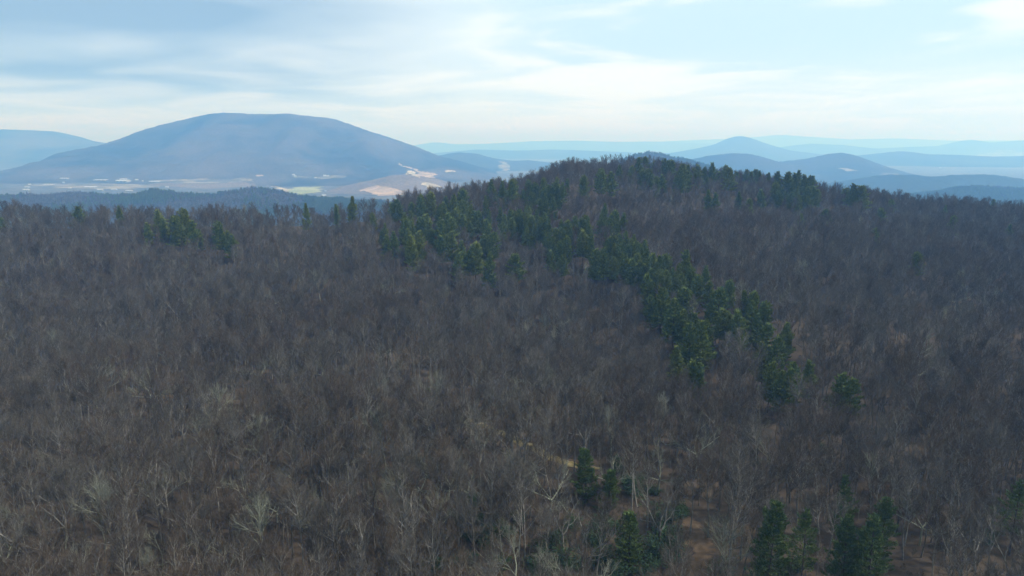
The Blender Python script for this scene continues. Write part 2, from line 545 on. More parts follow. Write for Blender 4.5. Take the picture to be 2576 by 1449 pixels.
field([(2105, 425), (2135, 424), (2160, 431), (2130, 433)], G_pale, 'pale clearing on the twin topped hill')
field([(2225, 437), (2262, 436), (2275, 440), (2250, 441)], G_pale, 'small pale clearing behind the deep blue hill')
field([(2500, 379), (2540, 378), (2560, 381), (2510, 382)], G_pale, 'thin pale field near the right horizon')
field([(60, 466), (180, 462), (330, 464), (420, 470), (330, 478), (150, 476)], G_pale, 'open built up ground of the town')
field([(390, 455), (480, 452), (640, 450), (640, 458), (440, 464)], G_pale, 'pale ground between the town and the low rise')

# ------------------------------------------------------------------ far buildings
W_white = plain('white_roof', (0.36, 0.37, 0.38), .6, .03)
W_grey = plain('grey_wall', (0.30, 0.30, 0.30), .8, .1)
W_pane = plain('dark_glass', (0.05, 0.06, 0.08), .2, .1)


def box_v(x0, x1, y0, y1, z0, z1):
    v = [(x0, y0, z0), (x1, y0, z0), (x1, y1, z0), (x0, y1, z0), (x0, y0, z1), (x1, y0, z1), (x1, y1, z1), (x0, y1, z1)]
    f = [(0, 1, 5, 4), (1, 2, 6, 5), (2, 3, 7, 6), (3, 0, 4, 7), (4, 5, 6, 7), (3, 2, 1, 0)]
    return v, f


def building(u, v, wpx, hpx, label, group, flat=True, name='warehouse', cat='building'):
    p = cast_px(u, v)
    if p is None: return
    s = p.y / FPX
    L = wpx * s; D_ = min(L * .5, 60); Hh = max(hpx * s * .6, 5.0)
    root = link(name, None, label, cat, group, loc=(p.x, p.y, p.z - 2), rot=(0, 0, random.uniform(-.2, .2)))
    vv, ff = box_v(-L / 2, L / 2, -D_ / 2, D_ / 2, 0, Hh)
    link('wall', mesh_mixed('wall', vv, ff, W_grey if not flat else W_white), parent=root)
    e = 1.0
    rv = [(-L / 2 - e, -D_ / 2 - e, Hh + .1), (L / 2 + e, -D_ / 2 - e, Hh + .1), (L / 2 + e, D_ / 2 + e, Hh + .1), (-L / 2 - e, D_ / 2 + e, Hh + .1)]
    rh = Hh + (2.5 if flat else 5.0) + hpx * s * .35
    rv += [(-L / 2 - e, 0, rh), (L / 2 + e, 0, rh)]
    link('roof', mesh_mixed('roof', rv, [(0, 1, 5, 4), (2, 3, 4, 5), (0, 4, 3), (1, 2, 5), (3, 2, 1, 0)], W_white), parent=root)
    k = 3
    for i in range(k):
        xw = -L / 2 + L * (i + .5) / k
        vv, ff = box_v(xw - L * .08, xw + L * .08, -D_ / 2 - .4, -D_ / 2 - .1, Hh * .35, Hh * .7)
        link('window', mesh_mixed('window', vv, ff, W_pane), parent=root)


def r1(x, y): return x * .25, 257.6 + y * .25
TOWN = 'pale buildings of the valley town'
for (x, y, wx, hx, lab) in [
    (650, 769, 75, 9, 'long white roofed shed standing alone under the mountain at the left of the town'),
    (1020, 785, 130, 7, 'very long low white roof at the back of the town'),
    (1245, 777, 65, 9, 'white roofed hall at the top centre of the town'),
    (1240, 800, 130, 22, 'broad pale complex in the centre of the town'),
    (1560, 800, 100, 9, 'long blue grey roof at the right end of the town'),
    (915, 858, 110, 16, 'brightest white warehouse in front of the town'),
    (500, 830, 110, 6, 'thin long white roof left of the bright warehouse'),
    (265, 885, 60, 14, 'white shed low at the left of the town'),
    (275, 858, 50, 10, 'white building just above the low left shed'),
    (705, 870, 30, 8, 'small white house between the left sheds and the warehouse'),
    (640, 812, 20, 7, 'small white house below the lone shed'),
    (1010, 885, 60, 10, 'pale roof just right of the bright warehouse'),
    (1300, 893, 60, 8, 'low pale roof at the front of the town'),
    (1150, 880, 50, 8, 'grey roof between the two low pale roofs'),
    (1375, 785, 30, 8, 'small white house right of the central hall'),
    (1680, 860, 30, 10, 'white house on the dark foothill wood edge'),
    (1437, 798, 15, 8, 'tiny white house left of the blue grey roof'),
    (300, 832, 25, 6, 'small pale house above the left sheds')]:
    u, v = r1(x, y)
    building(u, v, wx * .25, hx * .25, lab, TOWN, name='warehouse' if wx > 45 else 'house', cat='warehouse' if wx > 45 else 'house', flat=wx > 45)
FARM = 'white farm buildings at the mountain foot'
for (x, y, wx, hx, lab) in [
    (378, 735, 26, 12, 'white farmhouse alone left of the farm pasture'),
    (395, 748, 22, 8, 'small white barn right below the lone farmhouse'),
    (690, 743, 24, 12, 'left white barn on the farm pasture'),
    (720, 747, 30, 10, 'right white barn on the farm pasture'),
    (600, 765, 20, 8, 'small pale shed at the left end of the pasture'),
    (685, 945, 40, 14, 'white house among dark woods below the green pasture'),
    (700, 900, 14, 10, 'white silo like house at the edge of the green pasture')]:
    building(644 + x * .25, 257.6 + y * .25, wx * .25, hx * .25, lab, FARM, name='farm_building', cat='farm building', flat=False)
building(2365 , 424, 5, 3, 'tiny white house far off in the blue woods at right', None, name='farm_building', cat='farm building', flat=False)

# radio mast on the mountain
q = cast_px(562, 288)
if q is not None:
    root = link('radio_mast', None, 'thin radio mast standing on the flat mountain top', 'mast', loc=(q.x, q.y, q.z - 6))
    V, F = [], []

    def strut(V, F, a, b, r, r2=None, n=3):
        a, b = Vector(a), Vector(b); r2 = r if r2 is None else r2
        d = (b - a).normalized()
        s = d.cross(Vector((0, 0, 1)) if abs(d.z) < .9 else Vector((1, 0, 0))).normalized(); t = d.cross(s)
        k = len(V)
        for c, rad in ((a, r), (b, r2)):
            for i in range(n):
                an = 2 * math.pi * i / n
                V.append(tuple(c + (s * math.cos(an) + t * math.sin(an)) * rad))
        for i in range(n):
            j = (i + 1) % n
            F.append((k + i, k + j, k + n + j, k + n + i))
    for i in range(3):
        an = 2 * math.pi * i / 3
        strut(V, F, (2.2 * math.cos(an), 2.2 * math.sin(an), 0), (.8 * math.cos(an), .8 * math.sin(an), 62), .45)
    for z in range(0, 60, 6):
        r0 = 2.2 - 1.4 * z / 62; r1_ = 2.2 - 1.4 * (z + 6) / 62
        for i in range(3):
            a0 = 2 * math.pi * i / 3; a1 = 2 * math.pi * (i + 1) / 3
            strut(V, F, (r0 * math.cos(a0), r0 * math.sin(a0), z), (r1_ * math.cos(a1), r1_ * math.sin(a1), z + 6), .25)
    link('lattice', mesh_mixed('lattice', V, F, W_grey), parent=root)
    V, F = [], []
    strut(V, F, (0, 0, 58), (0, 0, 76), .35)
    link('antenna', mesh_mixed('antenna', V, F, W_grey), parent=root)

# ------------------------------------------------------------------ trees
class Buf:
    def __init__(self):
        self.v = []; self.f = []

    def tube(self, pts, rads, n=4):
        k0 = len(self.v)
        pts = [Vector(p) for p in pts]
        m = len(pts)
        d0 = (pts[-1] - pts[0]).normalized()
        ref = Vector((0, 0, 1)) if abs(d0.z) < .85 else Vector((1, 0, 0))
        for i, p in enumerate(pts):
            d = (pts[min(i + 1, m - 1)] - pts[max(i - 1, 0)]).normalized()
            s = d.cross(ref).normalized(); t = d.cross(s)
            for j in range(n):
                a = 2 * math.pi * j / n
                self.v.append(p + (s * math.cos(a) + t * math.sin(a)) * rads[i])
        for i in range(m - 1):
            for j in range(n):
                j2 = (j + 1) % n
                self.f.append((k0 + i * n + j, k0 + i * n + j2, k0 + (i + 1) * n + j2, k0 + (i + 1) * n + j))

    def sliver(self, a, b, w):
        d = b - a
        s = Vector((random.gauss(0, 1), random.gauss(0, 1), random.gauss(0, 1)))
        s = (s - d * (s.dot(d) / max(d.length_squared, 1e-6))).normalized() * w * .5
        k = len(self.v)
        self.v += [a - s, a + s, b]
        self.f.append((k, k + 1, k + 2))

    def mesh(self, name, mat, smooth=True):
        return mesh_mixed(name, self.v, self.f, mat, smooth)


def bend_path(a, d, length, seg, wob, up):
    pts = [a.copy()]
    d = d.normalized()
    for i in range(seg):
        d = (d + Vector((random.gauss(0, wob), random.gauss(0, wob), random.gauss(0, wob) + up))).normalized()
        pts.append(pts[-1] + d * (length / seg))
    return pts


def along(pts, t):
    x = t * (len(pts) - 1); i = min(int(x), len(pts) - 2)
    return pts[i].lerp(pts[i + 1], x - i), (pts[i + 1] - pts[i]).normalized()


def side_dir(d, ang):
    s = Vector((random.gauss(0, 1), random.gauss(0, 1), random.gauss(0, 1)))
    s = (s - d * s.dot(d)).normalized()
    return (d * math.cos(ang) + s * math.sin(ang)).normalized()


def bare_tree(seed, H=19.0, spread=1.0, thick=1.0, crown_base=.42, nlimb=13, twigs=1.0, crook=.10, steep=.6, fork=False, tw=.035, sub=1.0):
    random.seed(seed)
    if not fork: spread *= 1.35; nlimb = int(nlimb * 1.25)
    T, Cc = Buf(), Buf()
    stems = []
    lean = Vector((random.gauss(0, .03), random.gauss(0, .03), 1))
    if fork:
        hb = H * crown_base
        tr = bend_path(Vector((0, 0, -.5)), lean, hb, 5, .03, .02)
        T.tube(tr, [.30 * thick * (1 - .25 * i / 5) for i in range(6)], 6)
        for k in range(random.choice((3, 4))):
            a = 2 * math.pi * (k + random.random() * .5) / 3.5
            d = Vector((math.cos(a) * spread * .8, math.sin(a) * spread * .8, 1))
            p = bend_path(tr[-1] - Vector((0, 0, .3)), d, (H - hb) * random.uniform(.9, 1.15), 7, crook * 1.6, .05)
            T.tube(p, [.19 * thick * (1 - .8 * i / 7) for i in range(8)], 5)
            stems.append((p, .05, (H - hb), .15 * thick))
    else:
        p = bend_path(Vector((0, 0, -.5)), lean, H, 10, .035, .03)
        T.tube(p, [.23 * thick * (1.25 if i == 0 else 1) * (1 - .88 * (i / 10) ** 1.1) for i in range(11)], 6)
        stems.append((p, crown_base, H, .15 * thick))
    per = max(2, int(nlimb / len(stems)))
    for p, cb, HH, rb in stems:
        for i in range(per):
            t = cb + (1 - cb) * ((i + random.random()) / per) ** .9
            t = min(t, .985)
            a, d = along(p, t)
            rel = (t - cb) / (1 - cb)
            L = HH * (.34 if not fork else .48) * spread * (1 - .62 * rel) * random.uniform(.7, 1.25)
            dd = side_dir(d, (.95 - .35 * rel) * random.uniform(.7, 1.1) * (1.25 - .5 * steep))
            if dd.z < .05: dd.z = random.uniform(0.05, .3)
            lp = bend_path(a, dd, L, 6, crook, .10 * steep)
            rl = rb * (.62 - .35 * rel)
            T.tube(lp, [rl * (1 - .85 * k / 6) + .01 for k in range(7)], 4)
            ns = int((4 + L * 1.1) * (.8 + .4 * random.random()))
            for j in range(ns):
                ts = .18 + .82 * (j + random.random()) / ns
                a2, d2 = along(lp, min(ts, .99))
                L2 = L * .42 * (1.15 - .6 * ts) * random.uniform(.6, 1.3) + .5
                sp2 = bend_path(a2, side_dir(d2, random.uniform(.45, .95)) + Vector((0, 0, .25)), L2, 3, crook * 1.3, .12)
                r2_ = max(.05 * sub * thick * (1.1 - .6 * ts), .022)
                (T if j % 2 else Cc).tube(sp2, [r2_, r2_ * .75, r2_ * .5, r2_ * .25], 3)
                nt_ = int((5 + 4.6 * L2) * twigs)
                for q_ in range(nt_):
                    a3, d3 = along(sp2, min(.1 + .9 * random.random(), .99))
                    e3 = a3 + (side_dir(d3, random.uniform(.3, .8)) + Vector((0, 0, .22))).normalized() * random.uniform(.5, 1.25)
                    Cc.sliver(a3, e3, tw)
                    if random.random() < .75:
                        m3 = a3.lerp(e3, random.uniform(.3, .7))
                        Cc.sliver(m3, m3 + (side_dir((e3 - a3).normalized(), .6) + Vector((0, 0, .2))).normalized() * random.uniform(.3, .7), tw * .8)
    return T, Cc


def bark_mat(name, a, b_, moss=None):
    m, t, b = material(name, .95, .05)
    p = t.n('ShaderNodeTexCoord').outputs['Object']
    oi = t.n('ShaderNodeObjectInfo').outputs['Random']
    nz = t.noise(p, 1.3, 4.0, .6)
    c = t.mix(t.ramp(nz, .3, .7), a, b_)
    if moss: c = t.mix(t.ramp(nz, .5, .62, 0, .7), c, moss)
    hsv = t.n('ShaderNodeHueSaturation', {'Color': c, 'Value': t.ramp(oi, 0, 1, .6, 1.35, 'LINEAR')})
    set_col(t, b, hsv.outputs[0])
    return m


def twig_mat(name, cols):
    m, t, b = material(name, .95, .05)
    oi = t.n('ShaderNodeObjectInfo').outputs['Random']
    cr = t.n('ShaderNodeValToRGB', {0: oi})
    el_ = cr.color_ramp.elements
    while len(el_) < len(cols): el_.new(.5)
    for i, c in enumerate(cols):
        el_[i].position = i / (len(cols) - 1); el_[i].color = tuple(c) + (1,)
    set_col(t, b, cr.outputs[0])
    return m


B_grey = bark_mat('grey_bark', (0.115, 0.108, 0.094), (0.205, 0.195, 0.17))
B_dark = bark_mat('dark_bark', (0.08, 0.074, 0.066), (0.17, 0.16, 0.14))
B_pale = bark_mat('pale_lichen_bark', (0.19, 0.195, 0.15), (0.27, 0.275, 0.215), (0.17, 0.20, 0.13))
T_grey = twig_mat('grey_twigs', [(0.054, 0.047, 0.039), (0.105, 0.093, 0.077), (0.068, 0.059, 0.047), (0.130, 0.117, 0.099)])
T_brown = twig_mat('brown_twigs', [(0.080, 0.060, 0.043), (0.056, 0.046, 0.036), (0.100, 0.074, 0.052), (0.074, 0.058, 0.044)])
T_pale = twig_mat('pale_twigs', [(0.15, 0.15, 0.115), (0.19, 0.185, 0.145), (0.13, 0.135, 0.10)])

BARE = []   # trunk mesh, crown mesh, kind
specs = [
    (11, dict(H=19, spread=.80), 'grey', B_grey, T_grey, 1.0),
    (12, dict(H=20, spread=.70, crown_base=.5, steep=.9), 'grey', B_grey, T_grey, 1.0),
    (13, dict(H=18, spread=.95, crown_base=.36), 'grey', B_grey, T_grey, 1.0),
    (14, dict(H=20, spread=.75, crown_base=.45, nlimb=15), 'brown', B_dark, T_brown, 1.0),
    (15, dict(H=18, spread=.85, steep=.9), 'brown', B_grey, T_brown, 1.0),
    (16, dict(H=21, spread=.65, crown_base=.55, nlimb=12), 'slim', B_dark, T_grey, 1.0),
    (17, dict(H=17, spread=1.15, fork=True, crown_base=.38, nlimb=16, crook=.14, thick=1.25), 'fork', B_grey, T_grey, 1.0),
    (18, dict(H=18, spread=1.2, fork=True, crown_base=.36, nlimb=18, crook=.15, thick=1.05, tw=.04, sub=1.25), 'pale', B_pale, T_pale, 1.0),
    (19, dict(H=16, spread=1.35, fork=True, crown_base=.30, nlimb=20, crook=.16, thick=1.05, tw=.04, sub=1.25, twigs=1.0), 'pale', B_pale, T_pale, 1.0),
    (20, dict(H=17, spread=1.0, crown_base=.34, nlimb=12, crook=.15, thick=.9, twigs=.8, sub=1.3), 'paleslim', B_pale, T_pale, 1.0),
    (21, dict(H=12, spread=.8, crown_base=.25, nlimb=10, thick=.6, twigs=1.0), 'small', B_grey, T_brown, 1.0),
    (22, dict(H=19, spread=.9, crown_base=.42, nlimb=15), 'brown', B_grey, T_brown, 1.0),
]
for sd, kw, kind, bm_, tm_, s_ in specs:
    T, Cc = bare_tree(sd, **kw)
    BARE.append((T.mesh('trunk', bm_), Cc.mesh('crown', tm_), kind, kw.get('H', 19)))
print('bare tris', sum(len(c.polygons) + 2 * len(t.polygons) for t, c, _, _ in BARE))


def needle_mat(name, cols, tip):
    m, t, b = material(name, .75, .15)
    p = t.n('ShaderNodeTexCoord').outputs['Object']
    oi = t.n('ShaderNodeObjectInfo').outputs['Random']
    cr = t.n('ShaderNodeValToRGB', {0: oi})
    el_ = cr.color_ramp.elements
    while len(el_) < len(cols): el_.new(.5)
    for i, c in enumerate(cols):
        el_[i].position = i / (len(cols) - 1); el_[i].color = tuple(c) + (1,)
    nz = t.noise(p, .9, 3.0, .6)
    set_col(t, b, t.mix(t.ramp(nz, .42, .66, 0, .75), cr.outputs[0], tip))
    return m


N_pine = needle_mat('pine_needles', [(0.056, 0.096, 0.026), (0.100, 0.135, 0.030), (0.074, 0.120, 0.034), (0.125, 0.150, 0.030), (0.062, 0.104, 0.028), (0.105, 0.135, 0.030)], (0.23, 0.25, 0.065))
N_near = needle_mat('near_pine_needles', [(0.034, 0.064, 0.020), (0.050, 0.082, 0.022), (0.038, 0.068, 0.024)], (0.115, 0.145, 0.040))
N_hemlock = needle_mat('young_evergreen_needles', [(0.055, 0.090, 0.024), (0.068, 0.102, 0.026)], (0.11, 0.14, 0.04))
N_dark = needle_mat('dark_evergreen_leaves', [(0.026, 0.055, 0.024), (0.036, 0.066, 0.028)], (0.065, 0.095, 0.04))
B_pine = bark_mat('pine_bark', (0.06, 0.05, 0.045), (0.12, 0.10, 0.085))


def pine_tree(seed, H=24., base=.30, wide=4.2, gap=.85, tuft=18, lop=0.0, round_=.6, tri=.42, open_=0.15):
    random.seed(seed)
    T, Cc = Buf(), Buf()
    tr = bend_path(Vector((0, 0, -.5)), Vector((random.gauss(0, .02), random.gauss(0, .02), 1)), H, 10, .012, .02)
    T.tube(tr, [.30 * (1 - .93 * i / 10) + .02 for i in range(11)], 7)
    z = base
    lopa = random.random() * 6.28
    while z < .985:
        rel = (z - base) / (1 - base)
        # rounded cone with irregular whorls
        R = wide * ((1 - rel) ** round_) * (0.72 + .28 * min(1, rel / .22)) * random.uniform(.62, 1.15) + .3
        nb = random.choice((5, 6, 6, 7)) if rel < .9 else 4
        a0 = random.random() * 6.28
        for k in range(nb):
            if random.random() < open_ * (1.4 - rel): continue
            an = a0 + 2 * math.pi * k / nb + random.gauss(0, .2)
            r = R * random.uniform(.65, 1.15) * (1 + lop * math.cos(an - lopa))
            a, _ = along(tr, min(z + random.gauss(0, .006), .99))
            up = .10 + .75 * rel ** 1.5
            d = Vector((math.cos(an), math.sin(an), up))
            bp = bend_path(a, d, r, 4, .05, .05)
            T.tube(bp, [.055 * (1 - rel * .6) * (1 - .7 * i / 4) + .008 for i in range(5)], 3)
            nt_ = int(tuft * (.35 + .65 * r / wide))
            for q_ in range(nt_):
                t_ = .22 + .78 * random.random() ** .75
                c, dd = along(bp, min(t_, .99))
                w_ = .24 * r * (1.25 - t_) + .18
                side = Vector((-dd.y, dd.x, 0)).normalized()
                c = c + side * random.uniform(-1, 1) * w_ * 1.25 + Vector((0, 0, random.uniform(-.05, .22)))
                for _ in range(3):
                    o = Vector((random.gauss(0, .12), random.gauss(0, .12), random.gauss(0, .07)))
                    e = (dd * random.uniform(.2, 1.0) + side * random.uniform(-.8, .8) + Vector((0, 0, random.uniform(.05, .75)))).normalized()
                    Cc.sliver(c + o, c + o + e * random.uniform(.8, 1.5) * tri * 1.25, tri * random.uniform(.5, .85))
        z += gap / H * random.uniform(.8, 1.25)
    return T, Cc


PINES = []
for sd, kw, H in [(31, dict(H=24, base=.30, wide=7.4, round_=.66, tuft=42, tri=.66, gap=.7), 24), (32, dict(H=24, base=.25, wide=7.0, round_=.80, tuft=42, tri=.66, gap=.8), 24),
                  (33, dict(H=24, base=.33, wide=7.6, round_=.60, lop=.3, tuft=42, tri=.66, gap=.7), 24), (34, dict(H=24, base=.28, wide=6.6, round_=.7, open_=.3, lop=.3, tuft=42, tri=.66, gap=.7), 24),
                  (35, dict(H=24, base=.36, wide=7.6, round_=.55, gap=1.0, tuft=50, tri=.66, open_=.25), 24),
                  (36, dict(H=24, base=.22, wide=6.8, round_=.9, tuft=42, tri=.66, gap=.7), 24)]:
    T, Cc = pine_tree(sd, **kw)
    PINES.append((T.mesh('trunk', B_pine), Cc.mesh('crown', N_pine), H))
print('pine tris', sum(len(c.polygons) + 2 * len(t.polygons) for t, c, _ in PINES))
# finer pines for the few that stand near the camera
NEARP = []
for sd, kw, H in [(41, dict(H=24, base=.10, wide=5.4, round_=.50, gap=.72, tuft=48, tri=.30, open_=.12), 24),
                  (42, dict(H=24, base=.30, wide=5.0, round_=.66, gap=.95, tuft=46, tri=.30, open_=.34, lop=.25), 24),
                  (43, dict(H=24, base=.15, wide=5.2, round_=.62, gap=.8, tuft=46, tri=.30, open_=.22, lop=.2), 24)]:
    T, Cc = pine_tree(sd, **kw)
    NEARP.append((T.mesh('trunk', B_pine), Cc.mesh('crown', N_near), H))
YOUNG = []
for sd in (51, 52):
    T, Cc = pine_tree(sd, H=12, base=.06, wide=3.6, round_=.6, gap=.55, tuft=34, tri=.28, open_=.18, lop=.25)
    YOUNG.append((T.mesh('trunk', B_pine), Cc.mesh('crown', N_hemlock), 12))


def shrub(seed, R=3.0, H=5.0):
    random.seed(seed)
    T, Cc = Buf(), Buf()
    for i in range(7):
        a = random.random() * 6.28
        p = bend_path(Vector((0, 0, -.3)), Vector((math.cos(a) * .7, math.sin(a) * .7, 1)), H * random.uniform(.6, 1), 5, .12, 0)
        T.tube(p, [.07 * (1 - .8 * k / 5) for k in range(6)], 4)
        for j in range(9):
            c, d = along(p, .3 + .69 * random.random())
            c = c + Vector((random.gauss(0, R * .22), random.gauss(0, R * .22), random.gauss(0, .4)))
            for k in range(22):
                o = c + Vector((random.gauss(0, .38), random.gauss(0, .38), random.gauss(0, .3)))
                Cc.sliver(o, o + Vector((random.gauss(0, .25), random.gauss(0, .25), random.uniform(-.1, .3))), .2)
    return T, Cc


SHRUBS = []
for sd in (61, 62, 63):
    T, Cc = shrub(sd)
    SHRUBS.append((T.mesh('stems', B_dark), Cc.mesh('foliage', N_dark)))


def plant(name, tm, cm, x, y, scale, rz, label, cat, group, tilt=(0, 0), sink=.2, parts=('trunk', 'crown')):
    z = h1(x, y) - sink
    root = link(name, None, label, cat, group, loc=(x, y, z), rot=(tilt[0], tilt[1], rz), scale=scale)
    link(parts[0], tm, parent=root)
    link(parts[1], cm, parent=root)
    return root


# ------------------------------------------------------------------ evergreens, read off enlargements of the photograph
random.seed(3)


def conv(lst, U0, V0, k):
    return [(U0 + p[0] * k, V0 + p[1] * k, p[2] * k) for p in lst]


left_row = conv([(785, 1045, 100), (1640, 1160, 200), (1200, 1040, 150), (1590, 1080, 190), (1860, 1080, 330), (1790, 1150, 300), (1470, 1210, 180),
                 (2210, 1210, 250), (2000, 1280, 150), (2330, 1320, 170), (1920, 1190, 250), (15, 1160, 90), (2290, 1290, 160)], 0, 257.6, .25)
mid_left = conv([(500, 1010, 150), (815, 1020, 130), (955, 935, 300), (1180, 1110, 200), (1300, 1210, 200), (1250, 1290, 130)], 644, 257.6, .25)
stand = conv([(60, 400, 170), (270, 380, 200), (360, 340, 200), (590, 345, 180), (660, 310, 220), (490, 430, 220), (930, 215, 200), (1110, 220, 230),
              (1290, 220, 140), (1240, 300, 150), (1420, 200, 120), (1550, 190, 120), (1600, 240, 200), (1470, 260, 150), (1350, 250, 150),
              (1430, 340, 170), (1390, 390, 130), (1800, 180, 180), (890, 360, 140), (180, 430, 130), (570, 370, 200), (640, 410, 200), (330, 540, 200),
              (240, 560, 200), (110, 590, 200), (170, 510, 150), (440, 570, 280), (520, 530, 200), (580, 500, 200), (700, 480, 200), (790, 510, 160),
              (680, 600, 130), (890, 590, 200), (910, 490, 150), (1020, 470, 130), (1060, 540, 170), (1140, 510, 170), (1210, 520, 170),
              (1260, 460, 180), (1370, 490, 150), (1310, 560, 170), (1470, 580, 200), (1590, 590, 150), (1720, 560, 100), (1850, 560, 190),
              (1790, 590, 170), (1990, 430, 150), (2100, 510, 150), (2170, 520, 170), (1980, 530, 160), (2050, 580, 170), (1260, 650, 170),
              (1340, 640, 170), (1540, 670, 150), (1450, 730, 100), (1650, 760, 190), (1800, 690, 200), (2060, 750, 170), (2210, 700, 200),
              (2290, 800, 180), (1500, 880, 140), (1170, 910, 230), (940, 710, 230), (900, 890, 270), (780, 820, 260), (620, 910, 200),
              (560, 700, 230), (370, 690, 150), (240, 700, 380), (150, 680, 200), (150, 780, 150), (500, 740, 170), (650, 790, 200),
              (720, 880, 200), (20, 700, 200), (1680, 650, 150), (1030, 620, 150)], 987.5, 395, .2667)
sky_row = conv([(1960, 140, 190), (1990, 110, 180), (2070, 140, 190), (2150, 70, 130), (2250, 90, 120), (2320, 0, 90), (2385, 0, 110), (2370, 130, 150),
                (2440, 110, 180), (2500, 180, 150)], 987.5, 395, .2667) + \
    conv([(1430, 315, 50), (1540, 295, 180), (1590, 305, 180), (1520, 450, 140), (1710, 350, 240), (1760, 350, 220), (1690, 400, 200), (1820, 380, 100),
          (1885, 350, 100), (1940, 375, 150), (2025, 330, 130), (1955, 470, 80), (2160, 370, 180), (2205, 380, 100), (2100, 420, 120), (2250, 420, 100),
          (2360, 400, 150), (2450, 400, 130), (2500, 410, 130), (2430, 470, 100), (2520, 600, 150), (1990, 600, 180), (2280, 620, 80), (2380, 700, 120)],
         1288, 326.3, .25) + \
    conv([(10, 430, 120), (95, 415, 110), (190, 430, 120), (220, 420, 110), (315, 405, 120), (415, 460, 80), (60, 540, 170), (150, 580, 150), (240, 500, 170),
          (300, 570, 180), (330, 620, 180), (380, 580, 180), (450, 570, 180), (490, 600, 150), (400, 680, 120), (100, 620, 130), (200, 650, 120)],
         1932, 326.3, .25)
right_sc = conv([(870, 540, 80), (790, 590, 120), (960, 560, 100), (950, 640, 120), (1230, 700, 80), (1140, 790, 150), (1780, 760, 60), (1845, 870, 150),
                 (2430, 945, 100), (600, 800, 90), (1070, 990, 80), (2280, 700, 40), (350, 840, 60), (1520, 1240, 80)], 1932, 326.3, .25)
spur = conv([(45, 20, 270), (270, 80, 240), (410, 150, 150), (380, 0, 170), (560, 80, 260), (620, 90, 200), (570, 230, 150), (520, 290, 250), (600, 270, 200),
             (700, 260, 250), (740, 210, 180), (900, 40, 250), (840, 180, 150), (930, 220, 170), (870, 290, 200), (860, 420, 250), (930, 450, 150),
             (1020, 300, 200), (1090, 200, 200), (650, 420, 350), (560, 500, 250), (780, 530, 350), (1220, 420, 350), (1170, 460, 250), (1320, 360, 200),
             (1240, 640, 250), (1340, 670, 200), (1490, 440, 130), (1430, 650, 350), (1560, 550, 250), (1620, 680, 250), (1700, 780, 180), (1000, 670, 130),
             (1060, 760, 400), (1110, 760, 250), (1890, 760, 250), (1800, 920, 300), (1750, 1170, 280), (2130, 1160, 250), (2470, 1290, 180),
             (810, 1010, 250), (960, 1170, 90), (1960, 1240, 130), (830, 600, 250), (700, 470, 250)], 1502.7, 618.3, .25) + [(1560, 590, 45), (1585, 600, 45), (1605, 612, 45), (1545, 612, 40), (1528, 600, 40), (1520, 640, 40), (1626, 625, 45), (1648, 655, 45), (1600, 640, 45)]
fore = conv([(570, 690, 750), (920, 780, 500), (1300, 420, 350), (1340, 850, 600), (1590, 810, 650), (1690, 650, 350), (1480, 940, 400)], 1803, 1087, .25) + [(2568, 1205, 110)]

ORD = ['first', 'second', 'third', 'fourth', 'fifth', 'sixth', 'seventh', 'eighth', 'ninth', 'tenth', 'eleventh', 'twelfth', 'thirteenth', 'fourteenth',
       'fifteenth', 'sixteenth', 'seventeenth', 'eighteenth', 'nineteenth', 'twentieth']
pine_xy = []


def fill(lst, prob, du=26, dv=12):
    out = list(lst)
    for u, v, h in lst:
        if random.random() < prob:
            out.append((u + random.choice((-1, 1)) * random.uniform(.5, 1) * du, v + random.uniform(2, dv), h * .9))
    return out


stand = fill(stand, .6)
sky_row = fill(sky_row, .15)
spur = fill(spur, .5, 30, 16)


